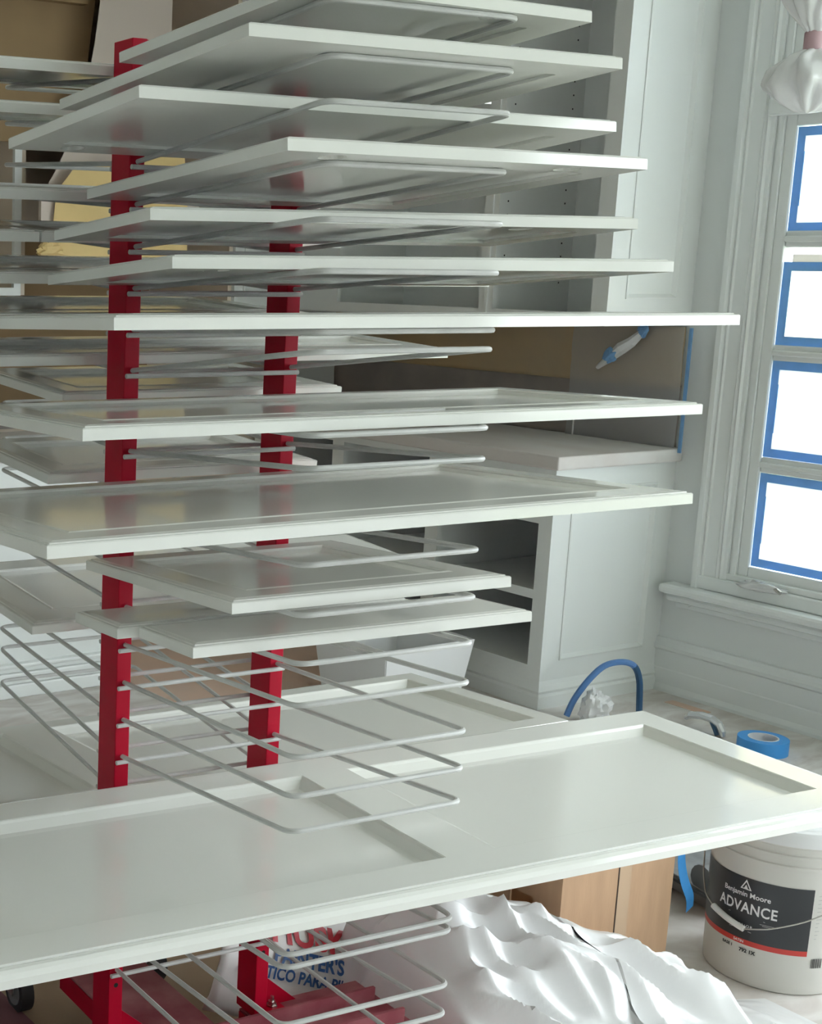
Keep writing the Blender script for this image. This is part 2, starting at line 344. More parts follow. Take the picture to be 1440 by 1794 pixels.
crumple((XW - .085, 3.80, 1.235), .012, .028, .028, .5, 12, 14, 9).build('tape_wad', M_TAPE, ctp)

# upper cabinet
UX = 4.18; UZ = 1.362
uc = thing('upper_cabinet', 'tall white upper cabinet with open doorless front above the masked backsplash', 'cabinet', (4.4, 4.3, UZ))
end_panel(uc, UX, XW, UZ, 2.98, YC, fw=.088, fb=.09)
for (a, b) in ((YC + .02, 3.60), (4.06, 4.13), (4.95, 5.25)): MB().box(UX, UX + .02, a, b, UZ, 2.98).build('face_stile', M_CAB, uc)
MB().box(UX - .006, UX, 4.085, 4.10, UZ, 2.98).build('stile_bead', M_CAB, uc)
for (a, b) in ((3.60, 4.06), (4.13, 4.95)):
    MB().box(UX, UX + .02, a, b, UZ, UZ + .04).build('face_rail', M_CAB, uc)
MB().box(UX + .02, XW, YC + .02, 5.25, UZ - .004, UZ + .018).build('bottom_board', M_CAB, uc)
MB().box(XW - .02, XW, YC + .02, 5.25, UZ, 2.98).build('back_board', M_CABIN, uc)
MB().box(UX + .02, XW - .02, YC + .02, YC + .03, UZ, 2.98).build('side_board', M_CABIN, uc)
for y in (4.075, 4.1): MB().box(UX + .02, XW - .02, y, y + .012, UZ, 2.98).build('divider', M_CABIN, uc)
MB().box(UX + .02, XW - .02, 5.0, 5.02, UZ, 2.98).build('divider', M_CABIN, uc)
pins = MB()
for k in range(22):
    z = 1.5 + .05 * k
    for x in (UX + .06, XW - .08): pins.box(x - .003, x + .003, 4.0745, 4.0752, z - .003, z + .003)
    for y in (3.7, 3.95): pins.box(XW - .0205, XW - .0198, y - .003, y + .003, z - .003, z + .003)
pins.build('pin_holes', M_HOLE, uc)

# ================================================================== BACK WALL
lc = thing('hanging_cabinet', 'cream primed wall cabinet with pin-hole sides left of the range hood', 'cabinet', (2.5, 5.5, 1.38))
FY = 5.3
MB().box(2.06, 2.86, YB - .02, YB, 1.42, 2.98).build('back_board', M_PRIMER, lc)
MB().box(2.82, 2.85, FY + .02, YB - .02, 1.42, 2.98).build('side_board', M_PRIMER, lc)
MB().box(2.79, 2.822, FY, FY + .02, 1.38, 2.98).build('face_stile', M_CAB, lc)
MB().box(2.0, 2.08, FY, FY + .02, 1.38, 2.98).build('face_stile', M_CAB, lc)
MB().box(2.08, 2.79, FY, FY + .02, 1.38, 1.45).build('face_rail', M_CAB, lc)
MB().box(2.02, 2.82, FY + .02, YB - .02, 1.42, 1.44).build('bottom_board', M_PRIMER, lc)
ph = MB()
for k in range(24):
    z = 1.5 + .05 * k
    for x in (2.62, 2.66): ph.box(x - .004, x + .004, YB - .0215, YB - .0195, z - .004, z + .004)
ph.build('pin_holes', M_HOLE, lc)
hood = thing('range_hood', 'white flared range hood on the far wall', 'range hood', (3.2, 5.6, 1.8))
lf = [(1.80, 2.80), (1.9, 2.87), (2.0, 2.93), (2.1, 2.975), (2.2, 3.01), (2.3, 3.04), (2.4, 3.06), (2.55, 3.08), (2.98, 3.10)]
front = MB(); sideL = MB()
def hloop(z, xl):
    k = max(0, (2.3 - z)) ** 1.4
    return [(xl, 5.15 - .12 * k, z), (3.42 + .1 * k, 5.15 - .12 * k, z), (3.62 + .1 * k, YB, z), (xl + .5, YB, z)]
L_ = [hloop(z, x) for z, x in lf]
hb = MB()
for a, b in zip(L_[:-1], L_[1:]):
    hb.add(a + b, [(0, 1, 5, 4), (1, 2, 6, 5), (3, 0, 4, 7)])
hb.add(L_[0], [(0, 1, 2, 3)])
hb.build('hood_body', mat('hood_primer', (.72, .61, .54), rough=.6), hood)
MB().box(2.78, 3.52, 5.06, 5.08, 1.70, 1.80).build('apron', mat('hood_primer', (.72, .61, .54)), hood)
hp = thing('hood_masking_paper', 'yellow masking paper sheet taped across the range hood front', 'masking paper', (3.1, 5.0, 1.7))
MB().add([(2.845, 5.045, 1.83), (3.44, 5.03, 1.80), (3.44, 5.06, 1.99), (2.93, 5.06, 1.92)], [(0, 1, 2, 3)]).build('upper_sheet', M_YEL, hp, solid=.002)
MB().add([(2.80, 5.035, 1.52), (3.45, 5.03, 1.50), (3.45, 5.045, 1.83), (2.84, 5.045, 1.83)], [(0, 1, 2, 3)]).build('lower_sheet', M_YEL, hp, solid=.002)
MB().box(3.08, 3.11, 5.02, 5.028, 1.955, 1.99).build('tape_strip', M_TAPED, hp)
crumple((2.80, 5.03, 1.6), .05, .02, .03, .5, 4, 14, 9).build('loose_corner', M_YEL, hp)
tag(MB().prism([(1.9, 5.285, 2.02), (3.02, 5.285, 2.02), (3.09, 5.285, 2.2), (3.14, 5.285, 2.6), (1.9, 5.285, 2.6)], [(1.9, 5.29, 2.02), (3.02, 5.29, 2.02), (3.09, 5.29, 2.2), (3.14, 5.29, 2.6), (1.9, 5.29, 2.6)]).build('kraft_paper_sheet', M_KRAFT, origin=(2.6, 5.285, 2.02)), 'brown kraft paper sheet covering the upper wall cabinet beside the hood', 'masking paper')
tag(MB().box(1.9, 3.08, 5.24, 5.284, 2.56, 2.98).build('top_board', M_KRAFT, origin=(2.6, 5.24, 2.56)), 'brown paper-covered board added above the kraft paper sheet', 'board')  # board added to fill the band above the paper sheet
rb = thing('cooktop_niche', 'brown paper-covered niche below the range hood', 'niche', (3.5, 5.5, .9))
MB().box(2.86, 3.82, 5.88, 5.89, .92, 1.7).build('paper', M_KRAFT, rb)
rc = thing('corner_cabinet', 'cream primed corner wall cabinet right of the range hood', 'cabinet', (4.1, 5.5, 1.36))
MB().box(3.84, XW, 5.28, YB, 1.366, 2.98).build('body', M_PRIMER, rc)
end_panel(rc, 3.86, 4.5, 1.366, 2.98, 5.26, fw=.05, fb=.05)
bw = thing('back_base_cabinet', 'primed base cabinet run along the far wall under the hood', 'cabinet', (3.3, 5.6, 0))
MB().box(2.0, XW - .01, 5.3, YB - .01, .1, .88).build('body', M_PRIMER, bw); MB().box(1.98, XW - .01, 5.27, YB - .01, .88, .915).build('worktop', M_GREYP, bw)
MB().box(2.0, XW - .01, 5.34, YB - .01, 0, .1).build('toe_kick', M_PRIMER, bw)
isl = thing('kitchen_island', 'white panelled kitchen island with stepped base moulding behind the rack', 'island', (2.0, 4.8, 0))
MB().box(.9, 2.82, 4.5, 5.0, .12, .86).build('body', M_CAB, isl)
for (o_, z0_, z1_) in ((.035, 0, .05), (.025, .05, .09), (.015, .09, .11), (.03, .11, .125)): MB().box(.9 - o_, 2.82 + o_, 4.5 - o_, 5.0, z0_, z1_).build('base_moulding', M_CAB, isl, bevel=.005)
MB().box(.87, 2.85, 4.47, 5.03, .86, .9).build('worktop', M_COUNTER, isl, bevel=.005)

# ================================================================== DRYING RACK
DY = -.0599
U = Vector((math.cos(DY), math.sin(DY), 0)); Wv = Vector((math.sin(DY), -math.cos(DY), 0)); A0 = Vector((1.31535, 2.06899, 0))
def rk(a, b, z): return A0 + U * a + Wv * b + Vector((0, 0, z))
def slot(k): return -0.06782738 * k - 0.04659655 + .008 + CAMZ
RACKM = Matrix(((U.x, Wv.x, 0), (U.y, Wv.y, 0), (0, 0, 1)))      # note: left handed a,b,z kept only for boxes
def rbox(mb, a0, a1, b0, b1, z0_, z1_):
    vs = [rk(a, b, z) for a in (a0, a1) for b in (b0, b1) for z in (z0_, z1_)]
    return mb.add(vs, [(0, 1, 3, 2), (4, 6, 7, 5), (0, 4, 5, 1), (2, 3, 7, 6), (0, 2, 6, 4), (1, 5, 7, 3)])
TR = {-5: .083, -4: .078, -3: .099, -2: .076, -1: .067, 0: .066, 1: .04, 2: .12, 3: .028, 4: .0715, 5: .041, 6: .07, 7: .061, 8: .055, 9: .067, 10: .049, 11: .065, 12: .092, 13: 0., 14: -.02, 15: .073, 16: .025, 17: .06, 18: .0}
TL = {k: .07 for k in range(-5, 19)}; TL.update({-3: .05, 1: .05, 2: .05, 3: .05, 11: .085, 12: .135, 13: .125, 14: -.06, 5: .06, 9: .06})
rack = thing('drying_rack', 'red steel drying rack with white wire arms holding the painted doors', 'drying rack', rk(.16, 0, 0))
PB, PT = .124, 1.905
for a in (0, .32):
    p = MB(); rbox(p, a - .015, a + .013, -.063, 0, PB, PT); post = p.build('post', M_RED, rack, bevel=.0015)
    h = MB()
    for kk in (17.45, 18.45):
        c = rk(a - .001, .0006, slot(kk)); n = 10
        h.add([c + U * (.0045 * math.cos(2 * math.pi * i / n)) + Vector((0, 0, .0045 * math.sin(2 * math.pi * i / n))) for i in range(n)], [tuple(range(n))])
    h.build('bolt_hole', M_HOLE, post)
rbox(MB(), .013, .305, -.055, -.008, PT - .07, PT).build('top_bar', M_RED, rack, bevel=.002)
def loop_path(pts, rad=.022, n=5):
    out = [pts[0]]
    for i in range(1, len(pts) - 1):
        p, a, b = pts[i], pts[i - 1], pts[i + 1]; da = (a - p).normalized() * rad; db = (b - p).normalized() * rad
        for k in range(n + 1):
            t = k / n; out.append(p + da * (1 - t) ** 2 + db * t ** 2)
    return out + [pts[-1]]
LA = .508
for k in range(-5, 19):
    z = slot(k); t = TR[k]
    P = lambda a, b: rk(a, b * math.cos(t), z + b * math.sin(t))
    arm = MB().tube(loop_path([P(0, -.004), P(0, LA), P(.32, LA), P(.32, -.004)]), .0042)
    arm.tube([rk(-.014, .0045, z - .009), rk(.332, .0045, z - .009)], .0042)
    arm.build('arm', M_WIRE, rack, smooth=True)
    t2 = TL[k]; LL = .48
    Q = lambda a, b: rk(a, -.063 - b * math.cos(t2), z + b * math.sin(t2))
    arm = MB().tube(loop_path([Q(0, -.004), Q(0, LL), Q(.32, LL), Q(.32, -.004)]), .0042)
    arm.tube([rk(-.014, -.0675, z - .009), rk(.332, -.0675, z - .009)], .0042)
    arm.build('arm', M_WIRE, rack, smooth=True)
# base
for (a0, a1) in ((.055, .225), (.30, .58)):
    bb0 = -.34 if a0 < .1 else -.045
    rbox(MB(), a0, a1, bb0, .42, .118, .124).build('foot_plate', M_REDDUST, rack, bevel=.002)
    for q in (a0, a1 - .006): rbox(MB(), q, q + .006, bb0, .42, .075, .118).build('foot_flange', M_RED, rack)
cr_ = MB(); rbox(cr_, .03, .56, .035, .042, .122, .155); rbox(cr_, .03, .56, .125, .132, .122, .155); rbox(cr_, .03, .56, .035, .132, .122, .128); cr_.build('cross_channel', M_REDDUST, rack)
for a in (.013, .333):
    MB().prism([rk(a, -.03, .124), rk(a, -.03, .2), rk(a + .09, -.03, .124)], [rk(a, -.036, .124), rk(a, -.036, .2), rk(a + .09, -.036, .124)]).build('gusset', M_RED, rack)
    rbox(MB(), a, a + .045, -.05, .0, .124, .130).build('foot_bracket', M_RED, rack)
    c = rk(a + .025, -.018, .130)
    b_ = MB().lathe([(.011, 0), (.011, .003), (.008, .003), (.008, .010), (.004, .010), (.004, .02)], c, n=6); b_.build('bolt', M_STEEL, rack)
rbox(MB(), -.03, .06, -.07, .02, .1, .124).build('post_shoe', M_RED, rack)
for a in (0, .32):
    for b in (-.42, .36):
        c = rk(a, b, 0); w = MB()
        ax = U
        w.tube([c + Vector((0, 0, .045)) - ax * .014, c + Vector((0, 0, .045)) + ax * .014], .045, n=24); wh = w.build('caster_wheel', M_BLACK, rack, smooth=True)
        MB().tube([c + Vector((0, 0, .045)) - ax * .016, c + Vector((0, 0, .045)) + ax * .016], .03, n=20).build('hub', M_GREYW, wh, smooth=True)
        f_ = MB(); f_.add([], [])
        for s in (-1, 1):
            vs = [c + ax * (s * .02) + Wv * x + Vector((0, 0, z)) for x, z in ((-.012, .04), (.012, .04), (.025, .105), (-.025, .105))]
            vs2 = [v + ax * (s * .003) for v in vs]; f_.prism(vs, vs2)
        f_.box(-.024, .024, -.024, .024, .102, .118, Matrix.Translation(c)); f_.build('caster_fork', M_STEEL, rack)

# ================================================================== CABINET DOORS ON THE RACK
def cut_holes(ob, cyls):
    bm = MB()
    for (x, y, r, d) in cyls: bm.lathe([(r, -.01), (r, d)], (x, y, 0), n=24)
    me = bpy.data.meshes.new('cutter'); me.from_pydata([tuple(v) for v in bm.v], [], bm.f)
    b2 = bmesh.new(); b2.from_mesh(me); bmesh.ops.recalc_face_normals(b2, faces=b2.faces); b2.to_mesh(me); b2.free()
    co = bpy.data.objects.new('cutter', me); C.objects.link(co); co.matrix_world = PM[ob]
    bpy.context.view_layer.update()
    md = ob.modifiers.new('cut', 'BOOLEAN'); md.object = co; md.operation = 'DIFFERENCE'; md.solver = 'EXACT'
    dg = bpy.context.evaluated_depsgraph_get(); dg.update()
    nm = bpy.data.meshes.new_from_object(ob.evaluated_get(dg)); ob.modifiers.remove(md); ob.data = nm
    bpy.data.objects.remove(co)
LIP = [(0, 0), (0, .0150), (.0015, .0165), (.006, .0168), (.0068, .0186), (.012, .0192), (.016, .0200)]
LIP2 = [(0, 0), (0, .012), (.003, .019), (.008, .0228), (.013, .0238), (.018, .0228), (.0185, .0260)]
def door(label, a0, a1, b0, b1, k, side=1, yaw=0, t=None, dz=0, style='panel', fw=.062, openings=None, cups=(), group='painted cabinet doors drying on the rack', name='cabinet_door', cat='cabinet door', T=.020):
    if t is None: t = TR[k] if side == 1 else TL[k]
    ca, cb = (a0 + a1) / 2, (b0 + b1) / 2; w, d = a1 - a0, b1 - b0
    z = slot(k) + .0045 + dz + math.tan(t) * (cb if side == 1 else -cb - .063)
    sl = lambda d: (d + Vector((0, 0, side * math.tan(t) * d.dot(Wv)))).normalized()        # lift a plan direction onto the arm plane
    xv = sl(U * math.cos(yaw) + Wv * math.sin(yaw)); yv = -sl(Wv * math.cos(yaw) - U * math.sin(yaw))
    zv = xv.cross(yv).normalized(); yv = zv.cross(xv)
    R = Matrix((xv, yv, zv)).transposed()
    o = thing(name, label, cat, rk(ca, cb, z), R, group)
    hx, hy = w / 2, d / 2
    lip = LIP if T < .021 else LIP2; top = lip[-1][1]
    cor = lambda q: [(-hx + q, -hy + q), (hx - q, -hy + q), (hx - q, hy - q), (-hx + q, hy - q)]
    if style == 'slab':
        m = MB(); L0 = None
        vs = []; fs = []
        for (q, zz) in lip: vs += [(x, y, zz) for x, y in cor(q)]
        n = len(lip)
        for i in range(n - 1):
            for j in range(4): fs.append((i * 4 + j, i * 4 + (j + 1) % 4, (i + 1) * 4 + (j + 1) % 4, (i + 1) * 4 + j))
        fs += [(3, 2, 1, 0), tuple((n - 1) * 4 + j for j in range(4))]
        m.add(vs, fs).build('slab', M_DOOR, o, local=True); return o
    prof = lip + [(fw, top), (fw, 0)]
    pieces = []
    for i in range(4):
        j = (i + 1) % 4
        m = MB().prism([(*cor(q)[i], zz) for q, zz in prof], [(*cor(q)[j], zz) for q, zz in prof])
        horiz = i in (0, 2)
        nm = ('stile' if horiz == (w >= d) else 'rail')
        pieces.append(m.build(nm, M_DOOR, o, local=True))
    ops = openings or [(-hx + fw, hx - fw)]
    y0, y1 = -hy + fw, hy - fw
    for (p, q) in zip(ops[:-1], ops[1:]): MB().box(p[1], q[0], y0, y1, 0, top).build('mid_rail', M_DOOR, o, local=True)
    mw = .020 if T < .021 else .034
    for (x0, x1) in ops:
        c2 = lambda q: [(x0 + q, y0 + q), (x1 - q, y0 + q), (x1 - q, y1 - q), (x0 + q, y1 - q)]
        if T < .021: mp = [(-.001, .008), (-.001, top), (.003, top + .0012), (.006, top - .001), (.007, top - .003), (.014, top - .0055), (mw, .0125), (mw, .008)]
        else: mp = [(-.001, .006), (-.001, top), (.002, top - .001), (.005, top - .005), (.020, top - .0158), (.028, top - .0165), (mw, .0088), (mw, .006)]
        vs = []; fs = []; n = len(mp)
        for (q, zz) in mp: vs += [(x, y, zz) for x, y in c2(q)]
        for i in range(n):
            i2 = (i + 1) % n
            for j in range(4): fs.append((i * 4 + j, i * 4 + (j + 1) % 4, i2 * 4 + (j + 1) % 4, i2 * 4 + j))
        MB().add(vs, fs).build('panel_moulding', M_DOOR, o, local=True)
        MB().box(x0 - .003, x1 + .003, y0 - .003, y1 + .003, .005, .0125 if T < .021 else .0090).build('panel', M_DOOR, o, local=True)
    # hinge cups drilled in the back (a, b in rack coordinates)
    for (ua, ub) in cups:
        da, db = ua - ca, ub - cb
        x = da * math.cos(yaw) + db * math.sin(yaw); y = -(db * math.cos(yaw) - da * math.sin(yaw))
        dist = [y + hy, hx - x, hy - y, x + hx]; i = dist.index(min(dist))
        cut_holes(pieces[i], [(x, y, .019, .012)])
        MB().lathe([(.0188, .0105), (.0188, .0125)], (x, y, 0), n=24).build('hinge_cup', M_DOOR, o, local=True)
    return o
door('topmost white door of the rack, on the window side, hinge cup in its back', -.0555, .4424, .0386, .5177, -5, yaw=-.0398, cups=[(.287, .487)])
door('white door second from the top on the window side of the rack', -.1484, .4754, -.0213 + .03, .5483, -4, yaw=.0063)
door('long white door third from the top, one hinge cup by the red post', -.2413, .6085, .023, .4236, -3, yaw=-.0149, cups=[(-.15, .062)])
door('white door fourth from the top on the window side, two hinge cups', -.0947, .5304, .006, .5591, -2, yaw=-.0019, cups=[(.0, .525), (.41, .525)])
door('white door fifth from the top on the window side of the rack', -.1786, .6533, .0607, .419, -1, yaw=.0805, cups=[(.45, .40)])
door('white door sixth from the top on the window side of the rack, one hinge cup', -.1777, .6731, .032, .4813, 0, yaw=.0725, cups=[(-.10, .41)])
door('longest white door at eye level seen edge-on, seventh from the top', -.3274, .7999, .05, .5263, 1, yaw=-.0145)
door('white panel door lying face up just below eye level reflecting the red posts', -.3392, .7747, .03, .488, 3, yaw=.0033)
door('wide white panel door lying face up below the eye-level doors, reflecting both posts', -.4539, .6606, .04, .5929, 5, yaw=-.0255)
door('small white panel door lying face up above the two drawer fronts', -.0849, .4148, .0012 + .004, .4746, 7, yaw=.0224)
door('narrow white drawer front on the arm against the red post', -.151, .40, .1079, .258, 8, yaw=.0269, style='slab', name='drawer_front', cat='drawer front', group='narrow drawer fronts on the rack')
door('narrow white drawer front on the outer half of the arm beside another drawer front', -.1194, .5017, .262, .4289, 8, yaw=.0269, style='slab', name='drawer_front', cat='drawer front', group='narrow drawer fronts on the rack')
ca_ = (-1.03 + 1.19) / 2
door('large white two-panel pantry door on the lowest loaded window-side arm', -1.03, 1.19, .03, .592, 13, t=0.0, yaw=.027, fw=.085, openings=[(-1.03 + .085 - ca_, .295 - ca_), (.39 - ca_, 1.19 - .085 - ca_)], T=.022, name='pantry_door', cat='cabinet door', group='large two-panel pantry doors')
# cabinet-side (far) doors
def ldoor(label, a0, a1, bn, bf, k, **kw): return door(label, a0, a1, bf, bn, k, side=-1, group='painted doors on the far side of the rack', **kw)
ldoor('topmost door on the far side of the rack', -.55, .80, -.075, -.50, -5)
ldoor('second door from the top on the far side of the rack', -.50, .36, -.075, -.50, -4)
ldoor('door on the far side of the rack under an empty arm', -.52, .42, -.075, -.50, -2)
ldoor('narrow door on the far side, butted against its neighbour on the same arm', -.55, -.1385, -.078, -.45, -1)
ldoor('door on the far side butted against a narrow door on its arm', -.1355, .47, -.075, -.47, -1)
ldoor('long door on the far side level with the top of the masked backsplash', -.52, .8266, -.075, -.50, 0)
ldoor('door on the far side hidden behind the eye-level door', -.56, .42, -.075, -.48, 1, t=.05)
ldoor('long door lying face up on the far side, its end jutting past the kraft paper', -.50, .736, -.075, -.36, 2, t=.05)
ldoor('raised panel door on the far side just below eye level', -.085, .50, -.09, -.45, 3, t=.05, fw=.055)
ldoor('raised panel door lying face up on the far side above the wide reflecting door', -.115, .445, -.08, -.42, 5, fw=.055)
ldoor('door on the far side one arm below a raised panel door', -.55, -.12, -.08, -.45, 6)
ldoor('wide raised panel door lowest on the far side above the empty arms', -.132, .86, -.10, -.52, 9, fw=.07)
ca2 = (-1.0 + 1.175) / 2
door('large white two-panel pantry door lying on the far side of the rack', -1.0, 1.175, -.635, -.078, 14, side=-1, fw=.065, openings=[(-1.0 + .065 - ca2, .025 - ca2), (.135 - ca2, 1.175 - .065 - ca2)], T=.022, name='pantry_door', group='large two-panel pantry doors')

# ================================================================== FLOOR THINGS
# cardboard box
bx = thing('cardboard_box', 'open brown cardboard box with a hand hole beside the paint bucket', 'box', (2.5, 2.2, 0))
x0, x1, y0, y1, H = 2.335, 2.685, 1.955, 2.42, .307
MB().box(x0, x1, y0, y0 + .005, 0, H).build('front_side', M_CARD, bx); MB().box(x0, x1, y1 - .005, y1, 0, H).build('back_side', M_CARD, bx)
MB().box(x1 - .005, x1, y0 + .005, y1 - .005, 0, H).build('end_side', M_CARD, bx)
hs = MB()   # side with hand hole
hy, hz, hw, hh = 2.06, .214, .032, .02
for (a, b, c_, d) in ((y0 + .005, hy - hw, 0, H), (hy + hw, y1 - .005, 0, H), (hy - hw, hy + hw, 0, hz - hh), (hy - hw, hy + hw, hz + hh, H)): hs.box(x0, x0 + .005, a, b, c_, d)
hs.build('end_side', M_CARD, bx)
MB().box(x0 + .006, x1 - .006, y0 + .006, y1 - .006, 0, .006).build('bottom', M_CARD, bx)
MB().box(2.505, 2.508, y0 - .0008, y0, 0, H).build('seam', M_CARDIN, bx)
MB().box(2.508, 2.545, y0 - .0012, y0, 0, H).build('tape_strip', mat('clear_tape', (.52, .36, .23), rough=.25), bx)
MB().box(x0, x1, y0 - .003, y0 + .012, H, H + .004).build('flap_edge', mat('worn_cardboard', (.62, .5, .4), rough=.9), bx)

# paint bucket
BC = Vector((2.955, 1.88, 0)); fd = Vector((-0.8437, -0.5368, 0)); rt = Vector((0.5368, -0.8437, 0))
bk = thing('paint_bucket', 'white plastic five-gallon paint bucket with a charcoal and red label', 'bucket', BC)
bprof = [(.136, 0), (.141, .004), (.143, .02), (.1465, .25), (.147, .29), (.152, .292), (.152, .298), (.148, .30), (.148, .315), (.153, .317), (.153, .323), (.149, .325), (.149, .34), (.153, .342), (.153, .35)]
MB().lathe(bprof, BC, n=72).build('body', M_BUCKET, bk, smooth=True)
MB().lathe([(.150, .345), (.158, .346), (.158, .372), (.154, .378), (.149, .378), (.146, .372), (.12, .371), (.118, .374), (.10, .374), (.098, .371), (.02, .371)], BC, n=72).build('lid', M_WHITE, bk, smooth=True)
def bpt(phi, z, r): return BC + (fd * math.cos(phi) + rt * math.sin(phi)) * r + Vector((0, 0, z))
def rad(z): return .143 + .0035 * (z - .02) / .23
def patch(nm, p0, p1, z0_, z1_, m, off, par):
    p0, p1 = math.radians(p0), math.radians(p1)
    return MB().grid(40, 3, lambda u, v: bpt(p0 + (p1 - p0) * u, z0_ + (z1_ - z0_) * v, rad(z0_ + (z1_ - z0_) * v) + off)).build(nm, m, par, smooth=True, sharp=180)
lab = patch('label', -92, 27, .107, .25, M_LABEL, .0010, bk)
patch('red_band', -92, 27, .095, .107, M_LABELR, .0010, lab)
def bucket_text(body, phi, z, size, m, bold=0, sx=1, spacing=1, par=lab):
    vs, fs = text_mesh(body, size, bold, spacing, sx); p = math.radians(phi)
    MB().add([bpt(p + x / .146, z + y, rad(z + y) + .0022) for x, y in vs], fs).build('lettering', m, par)
bucket_text('Benjamin Moore', -26, .2115, .0165, M_WHITE, .0003, .95)
bucket_text('ADVANCE', -25, .180, .034, M_WHITE, .0007, .80, 1.05)
bucket_text('INTERIOR', -27, .139, .009, M_WHITE, .0001, 1, 1.3)
bucket_text('SATIN', -28, .1015, .0085, M_WHITE, .0002)
bucket_text('BASE 1', -38, .085, .009, M_INK, .0004, par=bk)
bucket_text('792 1X', -20, .0815, .0115, M_INK, .0005, par=bk)
tri = MB()
for (s, hgt) in ((.0115, 0),):
    o3 = [(-.0125, .2225), (.0125, .2225), (0, .246)]; i3 = [(-.0085, .2247), (.0085, .2247), (0, .2405)]
    P = lambda q: bpt(math.radians(-26) + q[0] / .146, q[1], rad(q[1]) + .0022)
    tri.add([P(q) for q in o3 + i3], [(0, 1, 4, 3), (1, 2, 5, 4), (2, 0, 3, 5)])
    j3 = [(-.0045, .2247), (.0045, .2247), (0, .234)]; tri.add([P(q) for q in j3], [(0, 1, 2)])
tri.build('logo_triangle', M_WHITE, lab)
ln = MB()
for (z, p0, p1) in ((.1595, -40, -8), (.1525, -12, 2), (.1495, -10, -2), (.1265, -38, -18)):
    ln.add([bpt(math.radians(p), zz, rad(zz) + .0021) for p, zz in ((p0, z), (p1, z), (p1, z + .0012), (p0, z + .0012))], [(0, 1, 2, 3)])
ln.build('fine_print', mat('grey_print', (.45, .45, .45)), lab)
bars = MB(); random.seed(3)
q = 31.0
while q < 40:
    wd = random.choice((.25, .4, .8)); bars.add([bpt(math.radians(p), zz, rad(zz) + .0015) for p, zz in ((q, .068), (q + wd, .068), (q + wd, .09), (q, .09))], [(0, 1, 2, 3)]); q += wd + random.choice((.3, .5))
bars.build('barcode', M_INK, bk)
fp = MB()
for i in range(12):
    z = .235 - i * .009; fp.add([bpt(math.radians(p), zz, rad(zz) + .0012) for p, zz in ((31, z), (31 + 26 - (i * 7 % 11), z), (31 + 26 - (i * 7 % 11), z + .0011), (31, z + .0011))], [(0, 1, 2, 3)])
fp.build('instructions', mat('grey_print2', (.5, .49, .47)), bk)
ctl = [(-86, .30), (-84, .26), (-78, .21), (-66, .17), (-52, .157), (-22, .137), (-5, .152), (20, .182), (45, .215), (70, .25), (90, .30)]
pa = []
for i in range(len(ctl) - 1):
    for s in range(5):
        t = s / 5; pa.append(bpt(math.radians(ctl[i][0] * (1 - t) + ctl[i + 1][0] * t), ctl[i][1] * (1 - t) + ctl[i + 1][1] * t, .160))
pa.append(bpt(math.radians(90), .30, .16))
hd = MB().tube(pa, .0016, n=6).build('bail_handle', M_STEEL, bk, smooth=True)
MB().tube([bpt(math.radians(p), .157 - .02 * (p + 52) / 30, .160) for p in range(-52, -21, 3)], .0068, n=12).build('grip', mat('white_grip', (.82, .81, .78), rough=.4), hd, smooth=True)
for p in (-86, 90): MB().tube([bpt(math.radians(p), .30, .145), bpt(math.radians(p), .30, .164)], .014, n=12).build('ear', M_BUCKET, bk, smooth=True)

# roller tray behind the bucket
tr_ = thing('roller_tray', 'grey metal roller tray on the floor behind the paint bucket', 'roller tray', (3.2, 2.25, 0))
MB().add([(3.06, 2.10, .01), (3.40, 2.05, .01), (3.46, 2.42, .03), (3.12, 2.47, .03), (3.02, 2.08, .07), (3.43, 2.02, .07), (3.49, 2.45, .085), (3.09, 2.5, .085)], [(0, 1, 2, 3), (0, 1, 5, 4), (1, 2, 6, 5), (2, 3, 7, 6), (3, 0, 4, 7)]).build('pan', M_TRAY, tr_, solid=.003)
MB().tube([(3.0, 2.07, .07), (3.45, 2.0, .07), (3.51, 2.46, .085), (3.07, 2.52, .085), (3.0, 2.07, .07)], .006, n=6).build('rim', M_BLACK, tr_)
MB().tube([(3.13, 2.2, .05), (3.33, 2.17, .05)], .035, n=14).build('ribbed_well', M_GREYW, tr_, smooth=True)
tt = MB()
tt.grid(3, 12, lambda u, v: Vector((2.692 + .075 * v + .022 * (u - .5), 1.945 + .022 * v + .006 * math.sin(v * 6), .305 - .165 * v + .012 * (u - .5) + .005 * math.sin(v * 9))))
tag(tt.build('tape_tail', mat('bright_blue_tape', (.06, .34, .80), rough=.5), origin=(2.72, 2.0, .1), solid=.0008), 'blue painters tape tail hanging from the cardboard box corner', 'tape')

